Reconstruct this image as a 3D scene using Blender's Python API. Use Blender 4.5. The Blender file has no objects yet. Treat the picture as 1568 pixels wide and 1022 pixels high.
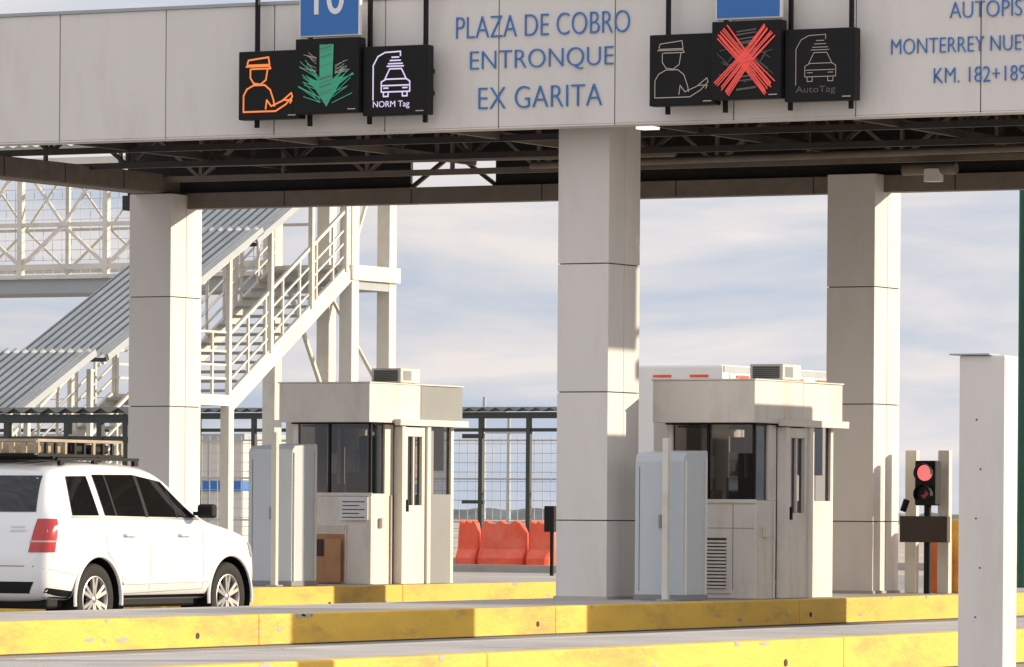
import bpy, bmesh, math, random
from mathutils import Vector, Matrix
from mathutils.bvhtree import BVHTree
random.seed(7)
scene=bpy.context.scene
COL=scene.collection
# ---------------------------------------------------------------- materials
def mat(name,col,rough=.6,amt=.08,scale=3.0,metal=0.0,bump=0.0,bscale=40,dirt=None,dirt_amt=0.0,dscale=1.5,stretch=(1,1,1),spec=.5,coat=0):
    m=bpy.data.materials.new(name); m.use_nodes=True
    nt=m.node_tree; N=nt.nodes; L=nt.links
    b=N['Principled BSDF']
    b.inputs['Roughness'].default_value=rough; b.inputs['Metallic'].default_value=metal
    b.inputs['Specular IOR Level'].default_value=spec
    b.inputs['Coat Weight'].default_value=coat; b.inputs['Coat Roughness'].default_value=.05
    g=N.new('ShaderNodeNewGeometry'); mp=N.new('ShaderNodeMapping'); mp.inputs['Scale'].default_value=stretch
    L.new(g.outputs['Position'],mp.inputs['Vector'])
    n=N.new('ShaderNodeTexNoise'); n.inputs['Scale'].default_value=scale; n.inputs['Detail'].default_value=4; n.inputs['Roughness'].default_value=.6
    L.new(mp.outputs[0],n.inputs['Vector'])
    r=N.new('ShaderNodeValToRGB'); r.color_ramp.elements[0].position=.3; r.color_ramp.elements[1].position=.7
    r.color_ramp.elements[0].color=tuple(max(0,c*(1-amt)) for c in col)+(1,)
    r.color_ramp.elements[1].color=tuple(min(1,c*(1+amt)) for c in col)+(1,)
    L.new(n.outputs['Fac'],r.inputs['Fac'])
    out=r.outputs['Color']
    if dirt:
        n2=N.new('ShaderNodeTexNoise'); n2.inputs['Scale'].default_value=dscale; n2.inputs['Detail'].default_value=7; n2.inputs['Roughness'].default_value=.7
        L.new(mp.outputs[0],n2.inputs['Vector'])
        r2=N.new('ShaderNodeValToRGB'); r2.color_ramp.elements[0].position=.5; r2.color_ramp.elements[1].position=.72
        r2.color_ramp.elements[0].color=(0,0,0,1); r2.color_ramp.elements[1].color=(dirt_amt,)*3+(1,)
        L.new(n2.outputs['Fac'],r2.inputs['Fac'])
        mx=N.new('ShaderNodeMixRGB'); L.new(r2.outputs['Color'],mx.inputs['Fac']); L.new(out,mx.inputs['Color1']); mx.inputs['Color2'].default_value=tuple(dirt)+(1,)
        out=mx.outputs['Color']
    L.new(out,b.inputs['Base Color'])
    if bump>0:
        n3=N.new('ShaderNodeTexNoise'); n3.inputs['Scale'].default_value=bscale; n3.inputs['Detail'].default_value=3
        L.new(g.outputs['Position'],n3.inputs['Vector'])
        bp=N.new('ShaderNodeBump'); bp.inputs['Strength'].default_value=bump; bp.inputs['Distance'].default_value=.02
        L.new(n3.outputs['Fac'],bp.inputs['Height']); L.new(bp.outputs[0],b.inputs['Normal'])
    return m
def led(name,col,strength=1.0):
    m=bpy.data.materials.new(name); m.use_nodes=True
    b=m.node_tree.nodes['Principled BSDF']; b.inputs['Base Color'].default_value=tuple(c*.4 for c in col)+(1,)
    b.inputs['Emission Color'].default_value=col+(1,); b.inputs['Emission Strength'].default_value=strength; b.inputs['Roughness'].default_value=.5
    return m
def glassmat(name,tint,alpha):
    m=bpy.data.materials.new(name); m.use_nodes=True
    nt=m.node_tree; N=nt.nodes; L=nt.links; N.clear()
    o=N.new('ShaderNodeOutputMaterial'); t=N.new('ShaderNodeBsdfTransparent'); t.inputs[0].default_value=tint+(1,)
    g=N.new('ShaderNodeBsdfGlossy'); g.inputs['Roughness'].default_value=.03; g.inputs['Color'].default_value=(.9,.9,.9,1)
    fr=N.new('ShaderNodeFresnel'); fr.inputs['IOR'].default_value=1.5
    mth=N.new('ShaderNodeMath'); mth.operation='ADD'; mth.inputs[1].default_value=alpha
    L.new(fr.outputs[0],mth.inputs[0])
    mx=N.new('ShaderNodeMixShader'); L.new(mth.outputs[0],mx.inputs[0]); L.new(t.outputs[0],mx.inputs[1]); L.new(g.outputs[0],mx.inputs[2]); L.new(mx.outputs[0],o.inputs[0])
    return m
M={}
for q_,f_ in(('panel',1.0),('panel2',.965),('panel3',1.03)):
    M[q_]=mat('acm_'+q_,(.79*f_,.74*f_,.69*f_),.5,.03,1.2,dirt=(.50,.43,.36),dirt_amt=.32,dscale=1.3,stretch=(1,1,.25))
PN=['panel','panel2','panel','panel3']
M['joint']=mat('joint_dark',(.06,.055,.05),.8)
M['booth']=mat('booth_white',(.83,.775,.70),.5,.04,2,dirt=(.50,.40,.29),dirt_amt=.5,dscale=2.2,stretch=(1,1,.35))
M['boothgrey']=mat('booth_grey',(.27,.27,.27),.5,.05,2)  # grey parts; darkened to carry the shade on a booth's rear side
M['cab']=mat('cabinet_grey',(.58,.62,.65),.45,.04,2,dirt=(.4,.36,.32),dirt_amt=.3,dscale=2,stretch=(1,1,.4))
M['steel']=mat('dark_steel',(.06,.048,.04),.6,.2,4)
M['steel2']=mat('brown_steel',(.20,.165,.135),.6,.15,4)  # lighter copy of the dark steel: light on members put into the colour
M['deck']=mat('roof_deck',(.022,.019,.017),.8,.2,3)  # near-black: the shade inside the canopy is put into the colour
M['white']=mat('white_steel',(.74,.70,.62),.45,.05,2,dirt=(.4,.35,.3),dirt_amt=.4,dscale=1.5)
M['galv']=mat('corrugated_galvanised',(.60,.62,.61),.7,.08,.8,metal=0,dirt=(.38,.36,.32),dirt_amt=.5,spec=.25)
M['greydeck']=mat('grey_beam',(.40,.42,.43),.5,.06,2)
M['seam']=mat('sheet_seam',(.20,.21,.21),.6,.1,2)  # dark tone standing in for shading between corrugations
M['yellow']=mat('yellow_kerb_paint',(.86,.53,.07),.6,.09,2.0,dirt=(.38,.22,.08),dirt_amt=.75,dscale=1.5,bump=.3,bscale=30,stretch=(1,.55,1.6))
M['concrete']=mat('concrete',(.48,.445,.41),.85,.12,1.2,dirt=(.24,.215,.20),dirt_amt=.65,dscale=.7,bump=.3)
M['asphalt']=mat('lane_concrete',(.33,.31,.29),.9,.15,1.0,dirt=(.14,.13,.125),dirt_amt=.75,dscale=.5,bump=.4)
M['ground']=mat('dusty_ground',(.50,.43,.36),.95,.15,.05,dirt=(.3,.26,.2),dirt_amt=.6,dscale=.03)
M['black']=mat('black_plastic',(.014,.013,.013),.5,.1,5,spec=.18)
M['rubber']=mat('rubber',(.022,.021,.02),.85,.2,10)
M['rim']=mat('rim_alloy',(.62,.60,.58),.3,.03,3,metal=.75)
M['car']=mat('car_white_paint',(.86,.85,.83),.25,.015,1,coat=.6,dirt=(.6,.55,.5),dirt_amt=.12,dscale=1.2)
M['carglass']=mat('car_glass',(.010,.010,.010),.04,.1,2,spec=.6)
M['tail']=mat('tail_lamp',(.50,.03,.03),.15,.1,8,coat=.5)
M['tailw']=mat('tail_lamp_clear',(.70,.35,.32),.15,.05,8,coat=.5)
M['blue']=mat('blue_sign',(.035,.17,.50),.4,.04,2)
M['bluel']=mat('blue_letter',(.06,.20,.50),.4,.05,2)
M['signw']=mat('sign_white',(.85,.84,.82),.4,.03,2)
M['red']=mat('red_plastic',(.88,.11,.04),.35,.15,2,dirt=(.6,.3,.25),dirt_amt=.4,dscale=1)
M['orange']=mat('orange_panel',(.66,.16,.04),.5,.15,3,dirt=(.3,.15,.1),dirt_amt=.4)
M['green']=mat('dark_green_paint',(.015,.10,.065),.45,.1,2)
M['dgreen']=mat('roof_edge_green',(.045,.055,.05),.6,.1,2)
M['wood']=mat('cardboard',(.50,.26,.13),.8,.15,4)
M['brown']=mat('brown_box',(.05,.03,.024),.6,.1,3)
M['crate']=mat('rack_wood',(.42,.33,.23),.7,.2,8)
M['wallw']=mat('far_white_wall',(.66,.63,.58),.7,.06,.6)
M['bush']=mat('distant_scrub',(.24,.25,.24),.9,.3,.2)  # lightened grey, distance haze put into the colour
M['glass']=glassmat('booth_glass',(.34,.315,.29),.04)
M['mesh']=mat('mesh_wire',(.58,.58,.57),.5,.05,1)
M['l_or']=led('led_orange',(.88,.24,.06),.9)
M['l_gr']=led('led_green',(.04,.27,.16),.75)
M['l_wh']=led('led_white',(.70,.62,.86),.85)
M['l_dim']=led('led_dim',(.42,.36,.30),.55)
M['l_dk']=led('led_off',(.11,.10,.09),.4)
M['l_rd']=led('led_red',(.68,.07,.055),.85)
M['l_tr']=led('lamp_red',(.90,.20,.20),.9)
M['l_td']=led('lamp_dark_red',(.35,.05,.05),.2)
M['soff']=led('soffit_lamp',(.95,.93,.85),1.2)
# ---------------------------------------------------------------- mesh builder
class MB:
    def __init__(s): s.v=[]; s.f=[]; s.mi=[]; s.mats=[]; s.sm=[]
    def m(s,k):
        mm=M[k]
        if mm not in s.mats: s.mats.append(mm)
        return s.mats.index(mm)
    def add(s,vs,fs,k,smooth=False):
        o=len(s.v); s.v+= [tuple(v) for v in vs]; i=s.m(k)
        for f in fs: s.f.append([a+o for a in f]); s.mi.append(i); s.sm.append(smooth)
    def box(s,x0,x1,y0,y1,z0,z1,k,bev=0.0):
        x0,x1=min(x0,x1),max(x0,x1); y0,y1=min(y0,y1),max(y0,y1); z0,z1=min(z0,z1),max(z0,z1)
        if bev>0:
            bm=bmesh.new(); bmesh.ops.create_cube(bm,size=1)
            for v in bm.verts:
                v.co=Vector(((x0+x1)/2+v.co.x*(x1-x0),(y0+y1)/2+v.co.y*(y1-y0),(z0+z1)/2+v.co.z*(z1-z0)))
            bmesh.ops.bevel(bm,geom=bm.edges[:],offset=bev,segments=2,affect='EDGES',profile=.5)
            bm.verts.index_update()
            s.add([v.co[:] for v in bm.verts],[[v.index for v in f.verts] for f in bm.faces],k); bm.free(); return
        vs=[(x0,y0,z0),(x1,y0,z0),(x1,y1,z0),(x0,y1,z0),(x0,y0,z1),(x1,y0,z1),(x1,y1,z1),(x0,y1,z1)]
        s.add(vs,[(0,3,2,1),(4,5,6,7),(0,1,5,4),(1,2,6,5),(2,3,7,6),(3,0,4,7)],k)
    def beam(s,a,b,w,h,k):
        a=Vector(a); b=Vector(b); d=(b-a)
        if d.length<1e-6: return
        d.normalize(); up=Vector((0,0,1))
        if abs(d.z)>.98: up=Vector((0,1,0))
        r=d.cross(up).normalized(); u=r.cross(d).normalized()
        vs=[]
        for p in (a,b):
            for sx,sy in((-1,-1),(1,-1),(1,1),(-1,1)): vs.append(p+r*sx*w/2+u*sy*h/2)
        s.add(vs,[(0,1,2,3),(7,6,5,4),(0,4,5,1),(1,5,6,2),(2,6,7,3),(3,7,4,0)],k)
    def cyl(s,a,b,r,k,n=16,r2=None):
        a=Vector(a); b=Vector(b); d=(b-a).normalized(); up=Vector((0,0,1)) if abs(d.z)<.9 else Vector((1,0,0))
        u=d.cross(up).normalized(); w=d.cross(u); r2=r if r2 is None else r2
        vs=[]
        for p,rr in((a,r),(b,r2)):
            for i in range(n):
                t=2*math.pi*i/n; vs.append(p+u*math.cos(t)*rr+w*math.sin(t)*rr)
        s.add(vs,[(i,(i+1)%n,n+(i+1)%n,n+i) for i in range(n)],k,True)
        s.add(vs,[tuple(range(n))[::-1],tuple(range(n,2*n))],k)
    def lathe(s,c,prof,k,n=36):
        vs=[]
        for r,x in prof:
            for i in range(n):
                t=2*math.pi*i/n; vs.append((c[0]+x,c[1]+r*math.cos(t),c[2]+r*math.sin(t)))
        fs=[]
        for j in range(len(prof)-1):
            for i in range(n): fs.append((j*n+i,j*n+(i+1)%n,(j+1)*n+(i+1)%n,(j+1)*n+i))
        s.add(vs,fs,k,True)
    def poly(s,pts,k): s.add(pts,[tuple(range(len(pts)))],k)
    def sheet(s,p0,p1,p2,p3,n,amp,k,riblines=False):
        p0,p1,p2,p3=map(Vector,(p0,p1,p2,p3)); nn=n*4; vs=[]
        nor=(p1-p0).cross(p3-p0).normalized()
        for i in range(nn+1):
            t=i/nn; o=nor*amp*math.sin(t*n*2*math.pi)
            vs.append(p0.lerp(p1,t)+o); vs.append(p3.lerp(p2,t)+o)
        s.add(vs,[(2*i,2*i+2,2*i+3,2*i+1) for i in range(nn)],k)
        if riblines:  # dark strips along the ridges paint in the corrugation's shading
            for i in range(n):
                t=(i+.25)/n; s.beam(p0.lerp(p1,t)+nor*(amp+.012),p3.lerp(p2,t)+nor*(amp+.012),.022,.03,'seam')
    def obj(s,name,parent=None):
        me=bpy.data.meshes.new(name); me.from_pydata(s.v,[],s.f)
        for m_ in s.mats: me.materials.append(m_)
        for p,i,q in zip(me.polygons,s.mi,s.sm): p.material_index=i; p.use_smooth=q
        me.validate(); me.update()
        o=bpy.data.objects.new(name,me); COL.objects.link(o)
        if parent: o.parent=parent
        return o
def empty(name):
    e=bpy.data.objects.new(name,None); COL.objects.link(e); e.empty_display_size=.2; return e
def text(s,name,x0,x1,y,z0,h,k,parent,ext=.008,bold=0.0,dz=0):
    c=bpy.data.curves.new(name,'FONT'); c.body=s; c.size=1; c.extrude=ext; c.offset=bold
    o=bpy.data.objects.new(name+'_tmp',c); COL.objects.link(o)
    dg=bpy.context.evaluated_depsgraph_get(); me=bpy.data.meshes.new_from_object(o.evaluated_get(dg))
    bpy.data.objects.remove(o)
    xs=[v.co.x for v in me.vertices]; ys=[v.co.y for v in me.vertices]
    a,b=min(xs),max(xs); c0,d0=min(ys),max(ys)
    for v in me.vertices:
        X=x0+(v.co.x-a)/(b-a)*(x1-x0); Z=z0+(v.co.y-c0)/(d0-c0)*h
        v.co=(X,y-v.co.z,Z)
    me.materials.clear(); me.materials.append(M[k]); me.name=name
    o=bpy.data.objects.new(name,me); COL.objects.link(o); o.parent=parent
    return o
# ---------------------------------------------------------------- ground
g=MB(); g.poly([(-3000,-400,0),(2500,-400,0),(2500,4000,0),(-3000,4000,0)],'ground'); g.obj('ground')
g=MB(); g.poly([(-70,-20,.004),(5,-20,.004),(5,98,.004),(-70,98,.004)],'asphalt'); g.obj('road')
def island(x0,x1,y0,y1,k):
    mb=MB()
    t=.16
    mb.box(x0+t,x1-t,y0+t,y1-t,0,k-.004,'concrete')
    y=y0; rg=random.Random(int(-x0*10))
    while y<y1-.01:
        L=min(6.0,y1-y)
        mb.box(x1-t,x1,y+.001,y+L-.001,0,k,'yellow',.014); mb.box(x0,x0+t,y+.001,y+L-.001,0,k,'concrete',.014)
        y+=L
    mb.box(x0+t+.002,x1-t-.002,y0,y0+t,0,k-.002,'yellow'); mb.box(x0+t+.002,x1-t-.002,y1-t,y1,0,k-.002,'yellow')
    for yy in [y0+4.2+i*6.7 for i in range(int((y1-y0)/6.7))]:
        mb.cyl((x1-.02,yy,k*.40),(x1+.006,yy,k*.40),.03,'joint',10)
    for i in range(26):
        yy=y0+rg.random()*(y1-y0); w_=.03+.10*rg.random()
        zc=rg.choice([k-.02,.05+rg.random()*.15])
        pts=[(x1+.002,yy+w_*math.cos(a)*(.6+.5*rg.random()),zc+.018*math.sin(a)*(.5+rg.random())) for a in[j*math.pi/4 for j in range(8)]]
        mb.poly(pts,'concrete')
    mb.box(x1,x1+.003,y0,y1,.0,.018,'joint')
    return mb.obj('toll_island')
island(-19.0,-17.2,26,66,.30)
island(-27.3,-25.0,30,66,.30)
island(-37.2,-31.4,50.2,68,.36)
# ---------------------------------------------------------------- canopy
can=empty('toll_canopy')
XL,XR=-37.2,-18.7
f=MB()
px=1.457; xs=[-33.42+px*i for i in range(-3,12)]
f.box(XL,XR,51.53,51.80,5.585,7.03,'joint')
for i_,a in enumerate(xs):
    a0=max(a+.007,XL); a1=min(a+px-.007,XR); pk=PN[(i_*3+1)%4]
    if a1>a0+.1: f.box(a0,a1,51.50+.002*(i_%2),51.53,5.575,7.05,pk,.004); f.box(a0,a1,51.504,51.81,5.555,5.573,pk,.002)
f.box(XR,XR+.02,51.5,58.9,5.57,7.04,'panel')
f.box(XL,XR,51.48,51.85,7.052,7.09,'greydeck')
f.obj('front_fascia',can)
def Xat(xp,Y):
    t=(xp-784)/8000; D=Y/(.469*t+.883); return D*(.883*t-.469)
b=MB()
x=XL+.6
while x<XR:
    x1=min(x+1.9,XR)
    b.box(x+.008,x1-.008,58.86,59.1,5.23,5.44,'steel2',.004); x=x1
b.box(XL,XR,58.87,59.09,5.235,5.43,'joint')
ga,gb=Xat(622,59),Xat(752,59)
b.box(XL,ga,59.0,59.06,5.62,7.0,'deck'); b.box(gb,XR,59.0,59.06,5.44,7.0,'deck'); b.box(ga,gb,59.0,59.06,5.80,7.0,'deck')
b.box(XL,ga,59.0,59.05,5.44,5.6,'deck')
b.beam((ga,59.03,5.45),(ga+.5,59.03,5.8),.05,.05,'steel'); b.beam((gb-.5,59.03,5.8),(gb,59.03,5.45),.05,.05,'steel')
b.obj('rear_beam',can)
r=MB(); r.box(XL,XR,51.82,59.05,6.86,6.95,'deck')
n=int((XR-XL)/.5)
for i in range(n): r.box(XL+.5*i,XL+.5*i+.12,51.85,59,6.80,6.858,'steel')
r.obj('roof_deck',can)
t=MB()
def trussX(Y,z0,z1,x0,x1,st,k,w=.06):
    t.beam((x0,Y,z0),(x1,Y,z0),w,w,k); t.beam((x0,Y,z1),(x1,Y,z1),w,w,k)
    n=int((x1-x0)/st)
    for i in range(n):
        a=x0+i*st; b_=a+st
        t.beam((a,Y,z0),(a,Y,z1),w*.6,w*.6,k)
        if i%2: t.beam((a,Y,z0),(b_,Y,z1),w*.6,w*.6,k)
        else: t.beam((a,Y,z1),(b_,Y,z0),w*.6,w*.6,k)
for Y,z0 in((53.1,5.80),(54.9,5.72),(56.7,5.66),(58.5,5.60)):
    trussX(Y,z0,6.6,XL+.2,XR-.1,1.25,'steel' if Y!=58.5 else 'steel2',.075)
def trussY(X,z0,z1,k,w=.07):
    t.beam((X,51.9,z0),(X,58.9,z0),w,w*1.3,k); t.beam((X,51.9,z1),(X,58.9,z1),w,w,k)
    for i in range(7):
        a=51.9+i; t.beam((X,a,z0),(X,a,z1),w*.6,w*.6,k); t.beam((X,a,z0 if i%2 else z1),(X,a+1,z1 if i%2 else z0),w*.6,w*.6,k)
for X in(-34.6,-31.9,-29.4,-26.75,-24.2,-21.6): trussY(X,5.75,6.6,'steel2' if int(X)%2 else 'steel')
t.box(-36.75,-36.35,51.85,58.85,5.42,5.68,'steel2')
for i in range(5): t.box(-36.34,-36.30,51.9+i*1.4,53.27+i*1.4,5.43,5.67,'steel2')
t.cyl((-30.5,57.8,5.60),(-21.0,57.8,5.66),.045,'steel2',10)
t.cyl((-36.0,57.2,5.70),(-28.0,56.8,5.62),.04,'steel2',10)
t.cyl((-25.6,58.2,5.45),(-24.9,58.2,5.45),.07,'steel2',12); t.cyl((-25.2,58.2,5.3),(-25.2,58.2,5.45),.12,'panel',12)
t.beam((-36,55.8,5.95),(-20,55.8,5.95),.25,.05,'steel2'); t.cyl((-33,54.2,5.85),(-20,54.2,5.85),.03,'steel2',8)
t.obj('roof_trusses',can)
s=MB(); s.box(-26.05,-25.85,51.86,52.05,5.53,5.56,'soff'); s.box(-21.3,-21.1,51.86,52.05,5.53,5.56,'soff'); s.obj('soffit_lamps',can)
tl=empty('fascia_lettering'); BO=-.018
text('PLAZA DE COBRO','line_plaza',-28.13,-25.95,51.492,6.575,.245,'bluel',tl,bold=BO)
text('ENTRONQUE','line_entronque',-27.95,-26.15,51.492,6.185,.245,'bluel',tl,bold=BO)
text('EX GARITA','line_garita',-27.84,-26.29,51.492,5.775,.245,'bluel',tl,bold=BO)
text('AUTOPISTA','line_autopista',-22.12,-21.02,51.492,6.58,.175,'bluel',tl,bold=BO)
text('MONTERREY NUEVO LAREDO','line_monterrey',-22.80,-20.25,51.492,6.215,.165,'bluel',tl,bold=BO)
text('KM. 182+189','line_km',-22.30,-21.24,51.492,5.89,.165,'bluel',tl,bold=BO)
# ---------------------------------------------------------------- columns
def column(xn,yn,zb,zt):
    mb=MB(); W=.64; L=.78
    mb.box(xn-W+.02,xn-.02,yn+.02,yn+L-.02,zb,zt,'joint')
    zs=[zb,1.18,2.62,4.06,zt]
    for i,(a,b_) in enumerate(zip(zs[:-1],zs[1:])):
        mb.box(xn-W,xn,yn,yn+L/2-.005,a+.006,b_-.006,PN[(i+int(-xn))%4],.004); mb.box(xn-W,xn,yn+L/2+.005,yn+L,a+.006,b_-.006,PN[(i+int(-xn)+1)%4],.004)
    mb.box(xn-W-.02,xn+.02,yn-.02,yn+L+.02,zb-.01,zb+.03,'concrete')
    return mb.obj('canopy_column')
column(-26.50,52.1,.30,6.3); column(-26.15,58.6,.30,5.45)
column(-36.18,58.45,.36,5.42); column(-36.18,52.1,.36,6.3)
# ---------------------------------------------------------------- lane signals
def stroke(mb,pts,w,k,y):
    for a,b_ in zip(pts[:-1],pts[1:]):
        d=Vector((b_[0]-a[0],0,b_[1]-a[1]))
        if d.length<1e-5: continue
        n=Vector((-d.z,0,d.x)).normalized()*w/2; e=d.normalized()*w*.25
        A=Vector((a[0],y,a[1]))-e; B=Vector((b_[0],y,b_[1]))+e
        y-=.0004
        mb.poly([A-n,B-n,B+n,A+n],k)
OFF=dict(cap=[(.12,.84),(.14,.90),(.50,.94),(.52,.82),(.12,.82)],cap2=[(.10,.80),(.52,.80),(.54,.76),(.20,.76)],
 face=[(.18,.76),(.18,.62),(.24,.53),(.36,.51),(.46,.58),(.49,.76)],
 body=[(.06,.08),(.06,.34),(.12,.44),(.24,.50),(.44,.50),(.54,.42),(.60,.26),(.62,.16)],
 arm=[(.46,.12),(.48,.26),(.56,.16),(.76,.24),(.92,.36),(.94,.30),(.82,.18),(.64,.08),(.06,.08)],
 fing=[(.78,.25),(.93,.25),(.90,.20)])
CAR=dict(arch=[(.14,.20),(.14,.74),(.22,.88),(.34,.94),(.60,.95),(.60,.88)],
 body=[(.28,.32),(.28,.48),(.36,.52),(.70,.52),(.76,.48),(.76,.32),(.28,.32)],
 roof=[(.34,.52),(.42,.68),(.62,.68),(.70,.52)],
 bump=[(.30,.42),(.74,.42)],l1=[(.32,.38),(.40,.38)],l2=[(.64,.38),(.72,.38)],w1=[(.32,.31),(.32,.25),(.40,.25),(.40,.31)],w2=[(.64,.31),(.64,.25),(.72,.25),(.72,.31)],
 s1=[(.40,.76),(.64,.76)],s2=[(.43,.81),(.61,.81)],s3=[(.46,.86),(.58,.86)],s4=[(.38,.72),(.66,.72)])
def signal(x0,mode,k0,k1,k2,num):
    e=empty('lane_signal_gantry_sign'); mb=MB()
    W=.80
    pan=[(x0,x0+W,5.72,6.50,51.20),(x0+W-.01,x0+2*W+.02,5.76,6.61,51.13),(x0+2*W+.03,x0+3*W+.06,5.72,6.50,51.20)]
    for a,b_,c,d,y in pan:
        mb.box(a,b_,y,y+.16,c,d,'black',.012)
        mb.box(b_-.14,b_-.04,y-.008,y-.004,c+.035,c+.045,'l_dim')
    for xx in(x0+.14,x0+.84,x0+1.62,x0+2.34): mb.box(xx-.02,xx+.02,51.36,51.41,5.64,7.25,'black')
    mb.box(x0+.1,x0+2.4,51.36,51.49,6.2,6.25,'black'); mb.box(x0+.1,x0+2.4,51.36,51.49,5.95,6.0,'black')
    mb.obj('housings',e)
    ic=MB()
    def mp(p,i,a0=.04,a1=.96):
        a,b_,c,d,y=pan[i]; return [(a+(b_-a)*(a0+(a1-a0)*u),c+(d-c)*(a0+(a1-a0)*v)) for u,v in p]
    w0=.020 if mode=='arrow' else .009
    for i_,(q,p) in enumerate(OFF.items()): stroke(ic,mp(p,0),w0,k0,51.194-.002*i_)
    for i_,(q,p) in enumerate(CAR.items()): stroke(ic,mp(p,2),.016 if mode=='arrow' else .007,k2,51.194-.001*i_)
    rng=random.Random(3 if mode=='arrow' else 5)
    if mode=='arrow':
        ic.poly([(x,51.122,z) for x,z in mp([(.38,.95),(.62,.95),(.60,.45),(.80,.50),(.50,.05),(.18,.48),(.38,.42)],1)],'l_gr')
        for i in range(40):
            v=.10+.36*rng.random(); sd=-1 if i%2 else 1; u0=.5+sd*.10; L=.12+.26*rng.random()
            stroke(ic,mp([(u0,v),(u0+sd*L,v+.08+.20*rng.random())],1),.009,'l_gr',51.119-.0005*i)
        for i in range(16):
            u=.10+.18*rng.random(); sd=-1 if i%2 else 1; v=.5+.3*rng.random()
            stroke(ic,mp([(.5+sd*.16,v),(.5+sd*(.16+u),v+.14*rng.random()-.02)],1),.005,'l_dim',51.100)
        for i in range(22):
            v=.1+.82*rng.random(); stroke(ic,mp([(.40,v),(.60,v+.05)],1),.005,'l_dk',51.096-.0005*i)
    else:
        for i in range(14):
            v=.08+.86*rng.random(); stroke(ic,mp([(.36,v),(.66,v+.03)],1),.016,'l_dk',51.122-.0003*i)
            sd=-1 if i%2 else 1
            stroke(ic,mp([(.5+sd*.12,.2+.5*rng.random()),(.5+sd*(.3+.15*rng.random()),.25+.4*rng.random())],1),.007,'l_dk',51.118)
        for j,(p,q) in enumerate((((.14,.90),(.86,.10)),((.86,.90),(.14,.10)))):
            for i in range(10):
                o=(i-4.5)*.020; e1=rng.uniform(-.04,.03); e2=rng.uniform(-.04,.03); sg=1 if j==0 else -1
                stroke(ic,mp([(p[0]+o*sg+e1*sg,p[1]+o-abs(e1)*.3),(.5+o*sg*.7,.5+o*.7),(q[0]+o*sg-e2*sg,q[1]+o)],1),.0135,'l_rd',51.112-.0006*i-.007*j)
        for i in range(12):
            v=.15+.7*rng.random(); stroke(ic,mp([(.3+.2*rng.random(),v),(.55+.2*rng.random(),v+.04)],1),.004,'l_dk',51.094)
    ic.obj('led_symbols',e)
    a,b_,c,d,y=pan[2]
    text('NORM Tag' if mode=='arrow' else 'AutoTag','tag_text',a+.14,b_-.22,y-.006,c+.07,.09,k2 if mode=='arrow' else 'l_dk',e,.001)
    n=MB(); bx0=x0+W-.02+.03; bx1=bx0+.79
    n.box(bx0,bx1,51.18,51.24,6.63,7.42,'signw',.01); n.box(bx0+.02,bx1-.02,51.172,51.181,6.65,7.40,'blue')
    n.obj('number_board',e)
    text(num,'number',bx0+.2,bx1-.2,51.17,6.88,.40,'signw',e,.003,.01)
signal(-30.80,'arrow','l_or','l_gr','l_wh','10')
signal(-25.56,'x','l_dim','l_rd','l_dim','9')
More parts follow.
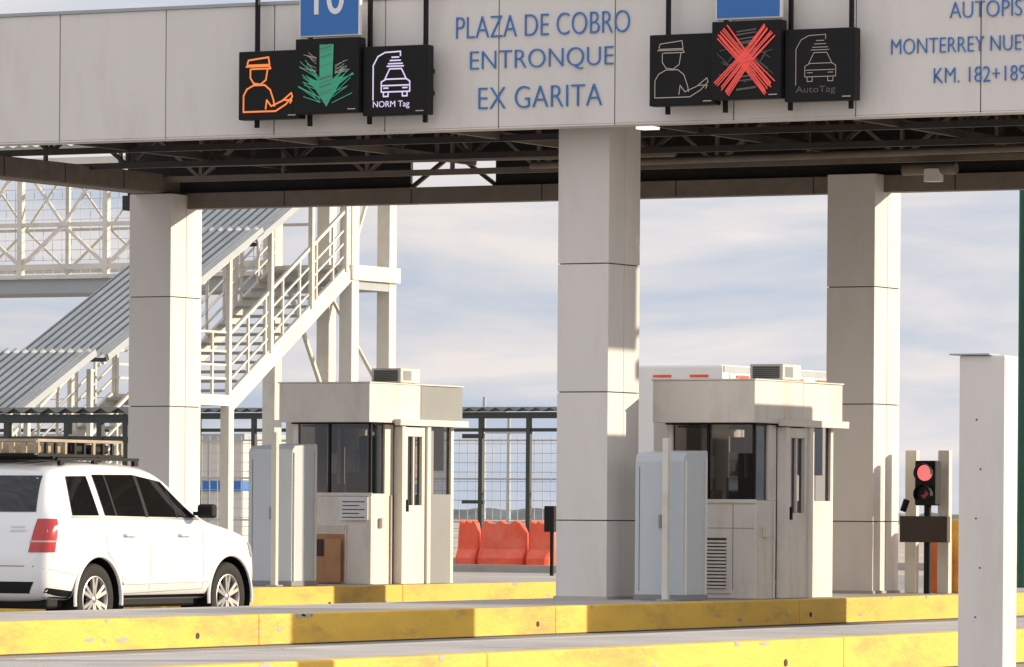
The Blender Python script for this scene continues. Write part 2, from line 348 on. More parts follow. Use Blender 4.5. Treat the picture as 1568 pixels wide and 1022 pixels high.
# ---------------------------------------------------------------- booths
def booth(X0,Y0,k,var):
    e=empty('toll_booth'); L=2.12; W=1.12
    m=MB(); k2='booth' if var==2 else 'boothgrey'  # grey variant paints the shadowed rear section of the side
    zw=k+1.12; zg=k+1.98; zr=k+2.0; zt=k+2.48
    xl=X0-W
    T=.07
    m.box(xl,X0,Y0,Y0+T,k,zw,'booth',.006); m.box(xl,xl+T,Y0+T+.002,Y0+L,k,zw,'booth'); m.box(xl+T+.002,X0,Y0+L-T,Y0+L,k,zw,'booth')
    m.box(X0-T,X0,Y0+T+.002,Y0+.55,k,zw,'booth')
    m.box(X0-T,X0,Y0+1.32,Y0+L-T-.002,k,zw,k2)
    m.box(xl-.01,X0+.02,Y0-.02,Y0+.0,zw-.03,zw+.01,'booth')
    m.box(xl+T+.01,X0-T-.01,Y0+T+.01,Y0+L-T-.01,k,k+.05,'concrete')
    for (a,b_) in((xl,Y0),(xl,Y0+L-.07),(X0-.07,Y0+L-.07)): m.box(a,a+.07,b_,b_+.07,zw+.002,zg,'booth')
    m.box(X0-.045,X0-.01,Y0+.01,Y0+.04,zw+.002,zg,'black')
    m.box(X0-.07,X0,Y0+.34,Y0+.55,zw+.002,zg,'booth')
    m.box(xl,xl+.05,Y0+1.1,Y0+1.2,zw+.002,zg,'booth')
    m.box(X0-.05,X0-.005,Y0+1.32,Y0+1.60,zw+.002,zg,k2)
    m.box(xl+.5,xl+.53,Y0+.01,Y0+.04,zw+.01,zg,'black')
    m.box(xl-.02,X0+.01,Y0-.012,Y0+L+.01,zg+.001,zr-.001,'black')
    m.box(xl-.10,X0+.07,Y0-.18,Y0+1.12,zr,zt,'booth',.008); m.box(xl-.10,X0+.07,Y0+1.128,Y0+L+.10,zr+.004,zt-.004,k2,.008)
    m.box(X0+.071,X0+.16,Y0+.45,Y0+L+.10,zr-.03,zr+.05,'booth',.006)
    m.box(xl-.115,X0+.085,Y0-.195,Y0+L+.115,zt+.001,zt+.018,'booth',.004)
    m.box(X0+.001,X0+.12,Y0+.57,Y0+.67,k,zr-.04,'booth',.005); m.box(X0+.001,X0+.12,Y0+1.22,Y0+1.31,k,zr-.04,'booth',.005)
    m.box(X0+.02,X0+.09,Y0+.675,Y0+1.215,k,k+.98,'booth',.004); m.box(X0+.02,X0+.09,Y0+.675,Y0+1.215,zr-.16,zr-.045,'booth')
    m.box(X0+.02,X0+.09,Y0+.675,Y0+.76,k+.982,zr-.162,'booth'); m.box(X0+.02,X0+.09,Y0+1.13,Y0+1.215,k+.982,zr-.162,'booth')
    m.box(X0+.03,X0+.075,Y0+.93,Y0+.96,k+.982,zr-.162,'booth')
    m.box(X0+.095,X0+.13,Y0+.70,Y0+.73,k+.9,k+1.05,'black')
    m.obj('body',e)
    a=MB(); a.box(xl-.55,xl-.12,Y0+.75,Y0+L,k,zt-.06,'booth',.008); a.obj('annex',e)
    gm=MB()
    gm.poly([(xl+.07,Y0+.025,zw),(X0-.03,Y0+.025,zw),(X0-.03,Y0+.025,zg),(xl+.07,Y0+.025,zg)],'glass')
    gm.poly([(X0-.025,Y0+.03,zw),(X0-.025,Y0+.34,zw),(X0-.025,Y0+.34,zg),(X0-.025,Y0+.03,zg)],'glass')
    gm.poly([(X0+.05,Y0+.76,k+.98),(X0+.05,Y0+1.13,k+.98),(X0+.05,Y0+1.13,zr-.16),(X0+.05,Y0+.76,zr-.16)],'glass')
    gm.poly([(X0-.03,Y0+1.60,zw),(X0-.03,Y0+L-.07,zw),(X0-.03,Y0+L-.07,zg),(X0-.03,Y0+1.60,zg)],'glass')
    gm.obj('glazing',e)
    q=MB()
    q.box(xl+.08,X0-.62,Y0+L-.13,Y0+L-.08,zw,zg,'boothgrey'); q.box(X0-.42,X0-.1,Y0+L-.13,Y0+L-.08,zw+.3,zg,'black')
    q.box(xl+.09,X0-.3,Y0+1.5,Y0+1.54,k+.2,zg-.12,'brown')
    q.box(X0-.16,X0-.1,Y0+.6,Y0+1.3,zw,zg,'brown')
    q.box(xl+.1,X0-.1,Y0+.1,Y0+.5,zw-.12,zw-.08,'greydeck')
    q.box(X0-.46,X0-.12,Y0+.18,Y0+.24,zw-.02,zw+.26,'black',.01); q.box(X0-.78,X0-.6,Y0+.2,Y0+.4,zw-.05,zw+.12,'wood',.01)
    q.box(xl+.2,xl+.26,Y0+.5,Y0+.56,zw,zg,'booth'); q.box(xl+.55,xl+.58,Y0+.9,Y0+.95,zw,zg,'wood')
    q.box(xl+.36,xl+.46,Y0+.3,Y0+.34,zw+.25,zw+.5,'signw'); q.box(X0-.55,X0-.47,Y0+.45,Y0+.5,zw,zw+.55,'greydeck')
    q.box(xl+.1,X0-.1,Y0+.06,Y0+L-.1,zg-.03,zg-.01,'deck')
    q.obj('interior',e)
    ac=MB(); c=X0-.02; ya=Y0+.80
    ac.box(c-.44,c-.02,ya,ya+.5,zt+.03,zt+.21,'booth',.01)
    ac.box(c-.40,c-.06,ya-.006,ya-.002,zt+.05,zt+.19,'boothgrey')
    for i in range(6): ac.box(c-.40,c-.06,ya-.012,ya-.008,zt+.055+i*.022,zt+.063+i*.022,'joint')
    ac.box(c-.018,c-.015,ya+.07,ya+.27,zt+.06,zt+.18,'boothgrey')
    ac.box(c-.40,c-.06,ya+.05,ya+.45,zt+.019,zt+.029,'black')
    ac.obj('air_conditioner',e)
    lv=MB()
    if var==2:
        lv.box(X0-.80,X0-.30,Y0-.02,Y0-.001,k+.06,k+.74,'booth')
        lv.box(X0-.75,X0-.35,Y0-.025,Y0-.021,k+.11,k+.69,'joint')
        for i in range(14): lv.beam((X0-.75,Y0-.03,k+.13+i*.04),(X0-.35,Y0-.03,k+.13+i*.04),.03,.024,'booth')
        lv.box(X0-.28,X0-.275,Y0-.003,Y0-.001,k+.1,zw-.05,'joint'); lv.box(X0-.6,X0-.02,Y0-.003,Y0-.001,k+.80,k+.804,'joint')
        lv.obj('louvre',e)
    else:
        lv.box(X0-.80,X0-.34,Y0-.02,Y0-.001,k+.02,k+.74,'booth')
        lv.box(X0-.78,X0-.36,Y0-.025,Y0-.021,k+.03,k+.62,'wood')
        lv.box(X0-.78,X0-.52,Y0-.06,Y0-.026,k+.02,k+.34,'wood',.004); lv.box(X0-.60,X0-.38,Y0-.09,Y0-.062,k+.02,k+.56,'wood',.004); lv.box(X0-.76,X0-.66,Y0-.05,Y0-.03,k+.35,k+.55,'brown')
        for i in range(3): lv.beam((X0-.78,Y0-.03,k+.66+i*.03),(X0-.36,Y0-.03,k+.66+i*.03),.02,.012,'booth')
        lv.box(X0-.42,X0-.02,Y0-.05,Y0-.03,zw-.33,zw-.04,'signw',.003)
        for i in range(5): lv.box(X0-.38,X0-.06-(i%2)*.08,Y0-.053,Y0-.0505,zw-.30+i*.048,zw-.288+i*.048,'joint')
        lv.obj('notice_and_vent',e)
    d=MB(); d.cyl((X0+.015,Y0+.48,k),(X0+.015,Y0+.48,k+1.1),.012,'booth',8); d.box(X0+.001,X0+.05,Y0+.2,Y0+.3,k+.7,k+.82,'booth',.006); d.obj('conduit',e)
    return e
booth(-25.40,53.65,.30,2)
booth(-31.80,56.1,.36,1)
booth(-17.60,48.6,.30,2)  # unseen booth out of frame, added to shade the yellow kerb
def cabinet(xn,yn,k,h):
    e=empty('payment_cabinet'); m=MB()
    W=.60;L=.60
    prof=[(0,0),(0,h-.10),(.02,h-.04),(.07,h),(L-.02,h+.03),(L,h+.01),(L,0)]
    vs=[(xn-W,yn+a,k+.06+b_) for a,b_ in prof]+[(xn,yn+a,k+.06+b_) for a,b_ in prof]; n=len(prof)
    m.add(vs,[tuple(range(n)),tuple(range(n,2*n))[::-1]]+[(i,(i+1)%n+0,n+(i+1)%n,n+i) for i in range(n)],'cab')
    m.box(xn-W-.01,xn+.01,yn-.01,yn+L+.01,k,k+.058,'boothgrey')
    m.box(xn-W+.05,xn-W+.055,yn-.004,yn-.001,k+.1,k+h-.1,'joint')
    m.box(xn+.001,xn+.02,yn+.03,yn+.05,k+.06,k+h-.02,'booth'); m.box(xn+.001,xn+.02,yn+L-.06,yn+L-.04,k+.06,k+h,'booth')
    m.box(xn-.3,xn-.27,yn-.02,yn-.001,k+.8,k+.95,'boothgrey')
    m.obj('casing',e)
    p=MB(); p.box(xn-.16,xn-.09,yn-.22,yn-.15,k,k+h+.22,'white',.006); p.box(xn-.2,xn-.05,yn-.26,yn-.11,k,k+.015,'greydeck'); p.obj('guard_post',e)
cabinet(-25.52,52.05,.30,1.58); cabinet(-31.70,54.0,.36,1.62)
# ---------------------------------------------------------------- concrete post in front
m=MB()
xp=-13.46; yp=32.3
m.box(xp-.33,xp,yp,yp+.24,0,2.35,'panel',.012); m.box(xp-.33-.06,xp-.1,yp-.03,yp+.16,2.352,2.362,'greydeck')
for i in range(5): m.cyl((xp-.2+.03*(i%2),yp-.004,.6+.33*i),(xp-.2+.03*(i%2),yp+.01,.6+.33*i),.006,'joint',8)
m.box(xp-.4,xp+.07,yp-.07,yp+.31,0,.05,'concrete'); m.obj('concrete_post')
# ---------------------------------------------------------------- traffic light assembly
e=empty('traffic_light'); m=MB(); X,Y=-25.55,58.9
m.cyl((X,Y,.3),(X,Y,1.4),.045,'black',14); m.box(X-.14,X+.14,Y-.09,Y+.09,1.38,1.93,'black',.02)
for z in(1.78,1.52):
    for i in range(9):
        a=math.radians(-10+i*25); b_=math.radians(15+i*25)
        p=[(X+.115*math.cos(a),Y-.09,z+.115*math.sin(a)),(X+.115*math.cos(b_),Y-.09,z+.115*math.sin(b_)),(X+.115*math.cos(b_),Y-.19,z+.115*math.sin(b_)+.0),(X+.115*math.cos(a),Y-.19,z+.115*math.sin(a))]
        m.poly(p,'black')
m.cyl((X,Y-.089,1.78),(X,Y-.105,1.78),.098,'l_tr',24); m.cyl((X,Y-.089,1.52),(X,Y-.105,1.52),.098,'black',24)
m.poly([(X-.05,Y-.11,1.50),(X,Y-.11,1.46),(X+.06,Y-.11,1.52),(X+.02,Y-.11,1.57),(X,Y-.11,1.52)],'l_td'); m.obj('signal_head',e)
m=MB(); m.box(Xat(1377,58.8),Xat(1450,58.8),Y-.16,Y-.06,.93,1.25,'brown',.008)
m.cyl((X-.33,Y,1.31),(X-.28,Y,1.45),.04,'black',10); m.obj('lane_display',e)
m=MB()
for a in(1382,1432): 
    xx=Xat(a,59.2); m.box(xx,xx+.15,59.2,59.3,.3,2.06,'white',.008)
m.obj('steel_guard_frame')
m=MB(); m.box(Xat(1422,59.45),Xat(1448,59.45),59.45,59.6,.3,.98,'orange',.01); m.box(Xat(1451,59.7),Xat(1478,59.7),59.7,59.95,.3,1.22,'yellow',.03); m.obj('crash_barrier_block')
m=MB(); X=Xat(1562,65); m.cyl((X,65,0.0),(X,65,7.2),.07,'green',16); m.box(X-.2,X+.2,64.8,65.2,.0,.04,'greydeck'); m.obj('green_pole')
# ---------------------------------------------------------------- unseen truck, added to cast shadow on kerb and column
e=empty('delivery_truck'); m=MB()
m.box(-21.5,-19.4,55.4,58.05,1.0,3.74,'signw',.04); m.box(-21.35,-19.5,52.95,55.2,.55,2.2,'signw',.12); m.box(-21.25,-19.6,52.92,52.97,1.5,2.05,'carglass'); m.box(-21.1,-19.8,53.2,57.9,.5,.98,'black'); m.obj('box_and_cab',e)
m=MB()
for y in(53.6,57.1):
    for x in(-21.3,-19.9): m.lathe((x,y,.42),[(0,.28),(.3,.28),(.39,.28),(.42,.24),(.42,.04),(.39,0),(0,0)],'rubber',20)
m.obj('wheels',e)
# ---------------------------------------------------------------- pedestrian bridge + stairs
e=empty('pedestrian_bridge')
b=MB(); YB=86.8
b.box(-95,-49.72,YB+.03,YB+1.7,5.50,5.80,'greydeck'); b.box(-95,-51.7,YB-.05,YB+.028,5.78,5.86,'white')
for y,sc_ in((YB-.02,1.0),(YB+1.7,.7)):
    for z,w in((6.02,.10),(6.85,.08),(8.1,.13)): b.beam((-95,y,z),(-51.5,y,z),w*sc_,w*sc_,'white')
    x=-53.2
    while x>-95:
        b.beam((x,y,5.8),(x,y,8.1),.115*sc_,.115*sc_,'white')
        b.beam((x,y,6.02),(x-1.0,y,6.85),.062*sc_,.062*sc_,'white'); b.beam((x-2.0,y,6.02),(x-1.0,y,6.85),.066*sc_,.066*sc_,'white')
        b.beam((x-1.0,y,6.85),(x,y,8.1),.058*sc_,.058*sc_,'white'); b.beam((x-1.0,y,6.85),(x-2.0,y,8.1),.054*sc_,.054*sc_,'white')
        x-=2.0
x=-95
while x<-51.6: b.box(x-.005,x+.005,YB+.05,YB+.06,5.8,8.1,'mesh'); x+=.22
for i in range(11): b.box(-95,-51.6,YB+.064,YB+.074,5.95+i*.2,5.96+i*.2,'mesh')
b.sheet((-95,YB-.2,8.4),(-51.5,YB-.2,8.4),(-51.5,YB+1.9,8.5),(-95,YB+1.9,8.5),160,.02,'galv')
b.obj('deck_and_truss',e)
c=MB()
for(x,y) in((-49.8,86.95),(-49.85,88.5),(-51.2,88.5),(-51.5,86.95)):
    c.box(x-.14,x+.14,y-.14,y+.14,0,9.2,'white',.01)
c.box(-51.4,-49.63,86.78,88.66,5.67,5.96,'white',.004)
for z in(3.4,8.6): 
    c.beam((-51.2,88.5,z),(-49.85,88.5,z),.1,.12,'white'); c.beam((-49.8,87,z),(-49.85,88.5,z),.1,.12,'white')
c.beam((-49.8,87.0,6.1),(-49.85,88.4,8.5),.06,.06,'white'); c.beam((-51.2,88.5,3.4),(-51.2,87,5.6),.07,.07,'white'); c.beam((-49.85,88.5,3.4),(-51.2,88.5,5.6),.06,.06,'white')
c.obj('tower',e)
st=MB()
XA,XB=-49.70,-51.35
def flight(y1,z1,y0,z0):
    for X in(XA,XB):
        st.beam((X,y1,z1-.12),(X,y0,z0-.12),.07,.34,'white')
        n=int((y1-y0)/.62)
        for i in range(n+1):
            f_=i/n; y=y1+(y0-y1)*f_; z=z1+(z0-z1)*f_
            st.beam((X,y,z),(X,y,z+1.15),.045,.045,'white')
        for h in(.3,.55,.8,1.15): st.beam((X,y1,z1+h),(X,y0,z0+h),.035 if h<1 else .06,.035 if h<1 else .06,'white')
    n=int((z1-z0)/.18)
    for i in range(n):
        f_=(i+.5)/n; y=y1+(y0-y1)*f_; z=z1+(z0-z1)*f_
        st.box(XB+.05,XA-.05,y-.16,y+.13,z-.03,z+.02,'greydeck')
flight(86.76,5.93,82.4,3.36)
st.box(XB-.05,XA+.05,81.0,82.4,3.16,3.36,'white')
for X in(XA,XB):
    for y in(81.1,82.3): st.box(X-.09,X+.09,y-.09,y+.09,0,3.16,'white')
    for y in(81.1,81.75,82.4): st.beam((X,y,3.3),(X,y,4.5),.045,.045,'white')
    for h in(.3,.55,.8,1.15): st.beam((X,81,3.36+h),(X,82.4,3.36+h),.04,.04,'white')
flight(81.0,3.36,75.4,.1)
def rz(y): 
    return 2.95+(y-75.3)*.50 if y<77.4 else 3.98+(y-78.0)*.47
for X in(XA+.02,XB-.02):
    for y in(75.6,77.6,79.6,81.1,82.3,83.8,85.3,86.6):
        zf=.1 if y<75.5 else ((y-75.4)/(5.6)*3.26+.1 if y<81 else (3.36 if y<82.4 else 3.36+(y-82.4)*.584))
        st.box(X-.045,X+.045,y-.045,y+.045,zf,rz(y)-.08,'white')
    st.beam((X,75.3,rz(75.3)-.11),(X,77.38,rz(77.38)-.11),.06,.08,'white'); st.beam((X,78,rz(78)-.14),(X,87.7,rz(87.7)-.14),.06,.08,'white')
st.obj('stairs',e)
rf=MB(); x0,x1=XB-.1,XA+.15
AM=.04
rf.sheet((x0,75.2,2.90),(x1,75.2,2.90),(x1,77.6,rz(77.39)+.04),(x0,77.6,rz(77.39)+.04),10,AM,'galv',True)
rf.sheet((x0,78.0,3.96),(x1,78.0,3.96),(x1,83.3,rz(83.3)),(x0,83.3,rz(83.3)),10,AM,'galv',True)
rf.sheet((x0,83.1,rz(83.1)-.12),(x1,83.1,rz(83.1)-.12),(x1,88.6,rz(88.6)),(x0,88.6,rz(88.6)),10,AM,'galv',True)
for y,z in((75.2,2.84),(77.95,3.90),(83.1,rz(83.1)-.20)): rf.box(x0,x1,y-.03,y+.03,z-.05,z+.02,'dgreen')
for xx in(x0-.02,x1-.02):
    for ya,za,yb,zb in((75.2,2.90,77.6,rz(77.39)+.04),(78.0,3.96,83.3,rz(83.3)),(83.1,rz(83.1)-.12,88.6,rz(88.6))): rf.beam((xx,ya,za-.03),(xx,yb,zb-.03),.04,.12,'greydeck')
rf.obj('stair_roof',e)
# ---------------------------------------------------------------- covered walkways with fence
def walkway(YW,xa,xb,z,posts):
    w=MB(); n=int((xb-xa)/.34)
    w.sheet((xa,YW,z),(xb,YW,z),(xb,YW+1.6,z+.05),(xa,YW+1.6,z+.05),n,.045,'dgreen')
    w.box(xa,xb,YW+.1,YW+.2,z-.2,z-.06,'dgreen'); w.box(xa,xb,YW+.12,YW+.18,z-.5,z-.42,'dgreen')
    for X in posts:
        w.box(X-.05,X+.05,YW+.09,YW+.19,0,z-.2,'dgreen')
    return w
e=empty('covered_walkway'); YW=104.0
w=walkway(YW,-72,-51,3.55,[Xat(q,YW+.15) for q in(300,385,733,806,872)])
Xa,Xb=Xat(700,YW),Xat(733,YW); w.box(Xa,Xb,YW+.1,YW+.18,2.9,3.0,'dgreen'); w.box(Xa,Xb,YW+.1,YW+.18,1.42,1.5,'dgreen')
w.obj('roof_and_posts',e)
e=empty('covered_walkway'); YV=73.0
w=walkway(YV,Xat(-120,YV),Xat(196,YV),2.88,[Xat(q,YV+.15) for q in(-60,8,100,150,190)])
w.box(Xat(20,YV),Xat(150,YV),YV+.1,YV+.16,2.2,2.28,'dgreen'); w.obj('roof_and_posts',e)
fe=MB(); Y=YW+3.2
x=-76
while x<-50:
    fe.box(x-.007,x+.007,Y,Y+.012,.2,3.0,'mesh'); x+=.22
for z in[.4+.22*i for i in range(12)]: fe.box(-76,-50,Y+.016,Y+.028,z-.007,z+.007,'mesh')
for z in(1.0,2.0,2.9): fe.box(-76,-50,Y+.031,Y+.06,z-.02,z+.02,'mesh')
x=-76
while x<-50: fe.box(x-.025,x+.025,Y+.032,Y+.08,0,3.1,'mesh'); x+=2.6
fe.box(-80,-40,Y-.1,Y+.25,0,.16,'concrete')
fe.obj('mesh_fence')
e=empty('white_warehouse'); w=MB()
xa,xb=Xat(-40,116),Xat(368,116)
w.box(xa,xb,116,126,0,3.05,'wallw'); w.box(xa-.01,xb+.01,115.95,126.02,1.72,1.98,'blue'); w.box(xa-.1,xb+.1,115.9,126.1,3.05,3.2,'greydeck')
x=xa
while x<xb: w.box(x,x+.05,115.97,115.998,0,1.7,'greydeck'); w.box(x,x+.05,115.97,115.998,2.0,3.0,'greydeck'); x+=.6
w.box(xa+2,xa+7,115.92,115.96,.2,1.6,'black'); w.obj('walls',e)
YR=101.5
for xp_,xq,k in((701,731,'red'),(735,804,'red'),(809,844,'red')):
    a,b_=Xat(xp_,YR),Xat(xq,YR); m=MB()
    prof=[(-.3,.0),(-.3,.22),(-.14,.42),(-.1,1.0),(.1,1.0),(.14,.42),(.3,.22),(.3,.0)]
    vs=[];n=len(prof); K=9
    for i in range(K+1):
        xx=a+(b_-a)*i/K; dz=-.22 if i in(0,K) else (.05 if i%3==1 else -.02)
        vs+=[(xx,YR+p*(1 if i not in(0,K) else .7),max(0,z+(dz if z>.5 else 0))) for p,z in prof]
    m.add(vs,[(i*n+j,i*n+(j+1)%n,(i+1)*n+(j+1)%n,(i+1)*n+j) for i in range(K) for j in range(n)]+[tuple(range(n)),tuple(range(K*n,K*n+n))[::-1]],k)
    m.obj('plastic_road_barrier')
m=MB(); X=Xat(842,66); m.cyl((X,66,0),(X,66,1.35),.03,'black',8); m.box(X-.08,X+.08,65.9,66.05,.98,1.35,'black',.01); m.obj('sensor_post')
m=MB(); m.box(-52,-38,80,80.3,0,.14,'concrete'); m.box(-60,-44,95.0,95.25,0,.15,'concrete'); m.obj('low_kerb')
# ---------------------------------------------------------------- box truck behind
e=empty('semi_trailer'); m=MB(); xs_,xe=-46.4,-43.8; y0,y1=91.0,97.6
m.box(xs_,xe,y0,y1,1.15,4.12,'signw',.05)
m.box(xe+.001,xe+.02,y0+.1,y1-.1,1.15,1.3,'greydeck'); m.box(xe+.001,xe+.015,y0+.05,y1-.05,3.98,4.10,'greydeck')
for i in range(5): m.box(xe+.016,xe+.022,y0+.6+i*1.25,y0+1.15+i*1.25,3.88,3.93,'red')
for i in range(11): m.box(xe+.001,xe+.008,y0+.3+i*.57,y0+.33+i*.57,1.3,3.96,'greydeck')
for i in range(3): m.box(xs_+.3+i*.8,xs_+.7+i*.8,y0-.012,y0-.002,3.88,3.93,'red')
m.obj('box',e)
m=MB()
for y in(y0+.9,y0+2.1,y1-1.0):
    for x in(xe-.3,xs_+.02): m.lathe((x,y,.5),[(0,.28),(.3,.28),(.47,.28),(.5,.24),(.5,.04),(.47,0),(0,0)],'rubber',20)
m.box(xs_+.6,xe-.6,y0+.3,y1-.3,.9,1.145,'black'); m.obj('chassis',e)
for xp_,Y,h in((737,160,5.2),(775,150,4.3)):
    X=Xat(xp_,Y); m=MB(); m.cyl((X,Y,0),(X,Y,h),.09,'greydeck',8,.06); m.beam((X-.9,Y,h-.5),(X+.9,Y,h-.5),.08,.08,'greydeck'); m.obj('utility_pole')
m=MB()
for z in(5.0,4.6):
    p=None
    for i in range(13):
        f_=i/12; q=(-130+35*f_,150,z+.6*(1-f_)-1.6*f_*(1-f_))
        if p: m.beam(p,q,.025,.025,'greydeck')
        p=q
m.obj('power_lines')
m=MB(); vs=[];fs=[]; n=500
for i in range(n+1):
    x=-700+i*2.0; y=520+30*math.sin(i*.07)
    h=.6+.5*abs(math.sin(i*.31)+.6*math.sin(i*.83+1))+random.random()*.5
    vs+=[(x,y,0),(x,y+2,h),(x,y+8,h*.8)]
for i in range(n): fs+=[(3*i,3*i+3,3*i+4,3*i+1),(3*i+1,3*i+4,3*i+5,3*i+2)]
m.add(vs,fs,'bush'); m.obj('distant_scrub')
# ---------------------------------------------------------------- SUV
car=empty('suv')
def ring(l,w,zb,zbelt,zt,wt):
    zm=zb+(zbelt-zb)*.5
    half=[(0,zb),(w*.80,zb),(w*.96,zb+.05),(w,zb+.18),(w*1.0,zm+.05),(w*.985,zbelt-.06),(w*.965,zbelt),(wt,zt-.10),(wt-.05,zt-.035),(wt-.20,zt),(0,zt+.015)]
    r=[(x,l,z) for x,z in half]; r2=[(-x,l,z) for x,z in half[1:-1]][::-1]
    return r+r2
S=[
(0.00,.72,.50,.72,.80,.68),(.03,.84,.42,.78,.86,.80),(.10,.92,.38,1.0,1.10,.86),(.16,.94,.36,1.14,1.22,.86),(.27,.955,.35,1.19,1.43,.80),(.41,.96,.34,1.20,1.65,.75),(.55,.965,.34,1.20,1.74,.74),
(.85,.97,.33,1.20,1.785,.75),(1.35,.97,.33,1.20,1.80,.765),(2.0,.97,.33,1.19,1.79,.77),(2.40,.97,.33,1.18,1.75,.765),(2.70,.97,.33,1.17,1.66,.76),(3.1,.97,.33,1.165,1.44,.78),(3.42,.968,.33,1.16,1.24,.82),(3.55,.965,.33,1.14,1.19,.84),
(3.8,.96,.34,1.10,1.155,.82),(4.12,.945,.34,1.03,1.10,.79),(4.30,.90,.35,.95,1.02,.75),(4.42,.83,.36,.86,.92,.68),(4.50,.73,.38,.75,.81,.60),(4.54,.58,.42,.65,.70,.48)]
vs=[];fs=[]
for s_ in S: vs+=ring(*s_)
n=len(vs)//len(S)
for i in range(len(S)-1):
    for j in range(n): fs.append((i*n+j,(i+1)*n+j,(i+1)*n+(j+1)%n,i*n+(j+1)%n))
fs.append(tuple(range(n))); fs.append(tuple(range((len(S)-1)*n,len(S)*n))[::-1])
mb=MB(); mb.add(vs,fs,'car',True); body=mb.obj('body')
bm=bmesh.new(); bm.from_mesh(body.data); bmesh.ops.recalc_face_normals(bm,faces=bm.faces); bm.to_mesh(body.data); bm.free()
md=body.modifiers.new('s','SUBSURF'); md.levels=2; md.render_levels=2
dg=bpy.context.evaluated_depsgraph_get(); full=bpy.data.meshes.new_from_object(body.evaluated_get(dg))
bvh=BVHTree.FromPolygons([v.co.copy() for v in full.vertices],[tuple(p.vertices) for p in full.polygons])
WR,WF=1.03,3.72; WZ=.37
body.modifiers.clear(); body.data=full
for yy in(WR,WF):
    for sx in(1,-1):
        cu=MB(); cu.cyl((sx*.58,yy,WZ),(sx*1.3,yy,WZ),.435,'black',48); co=cu.obj('cut')
        bo=body.modifiers.new('b','BOOLEAN'); bo.operation='DIFFERENCE'; bo.object=co; bo.solver='EXACT'
        try: bo.material_mode='TRANSFER'
        except Exception: pass
        dg=bpy.context.evaluated_depsgraph_get(); nm=bpy.data.meshes.new_from_object(body.evaluated_get(dg))
        body.modifiers.clear(); body.data=nm; bpy.data.objects.remove(co)
for p in body.data.polygons: p.use_smooth=True
try: body.data.set_sharp_from_angle(angle=math.radians(38))
except Exception: pass
body.name='painted_body'; body.parent=car
def side(mb,quad,k,off=.006,n=10,mm=6,sgn=1):
    vs=[]
    for j in range(mm+1):
        for i in range(n+1):
            u=i/n; v=j/mm
            a=[quad[0][q]*(1-u)+quad[1][q]*u for q in(0,1)]; b_=[quad[3][q]*(1-u)+quad[2][q]*u for q in(0,1)]
            l=a[0]*(1-v)+b_[0]*v; z=a[1]*(1-v)+b_[1]*v
            h=bvh.ray_cast(Vector((2*sgn,l,z)),Vector((-sgn,0,0)))
            x=h[0].x if h[0] else .8*sgn
            vs.append((x+off*sgn,l,z))
    fs=[(j*(n+1)+i,j*(n+1)+i+1,(j+1)*(n+1)+i+1,(j+1)*(n+1)+i) for j in range(mm) for i in range(n)]
    mb.add(vs,fs,k,True)
def endp(mb,quad,k,off=.006,n=12,mm=6,back=True):
    vs=[]
    for j in range(mm+1):
        for i in range(n+1):
            u=i/n; v=j/mm
            a=[quad[0][q]*(1-u)+quad[1][q]*u for q in(0,1)]; b_=[quad[3][q]*(1-u)+quad[2][q]*u for q in(0,1)]
            x=a[0]*(1-v)+b_[0]*v; z=a[1]*(1-v)+b_[1]*v
            h=bvh.ray_cast(Vector((x,-2 if back else 7,z)),Vector((0,1 if back else -1,0)))
            y=h[0].y if h[0] else .1
            vs.append((x,y+(-off if back else off),z))
    fs=[(j*(n+1)+i,j*(n+1)+i+1,(j+1)*(n+1)+i+1,(j+1)*(n+1)+i) for j in range(mm) for i in range(n)]
    mb.add(vs,fs,k,True)
gl=MB(); tr=MB()
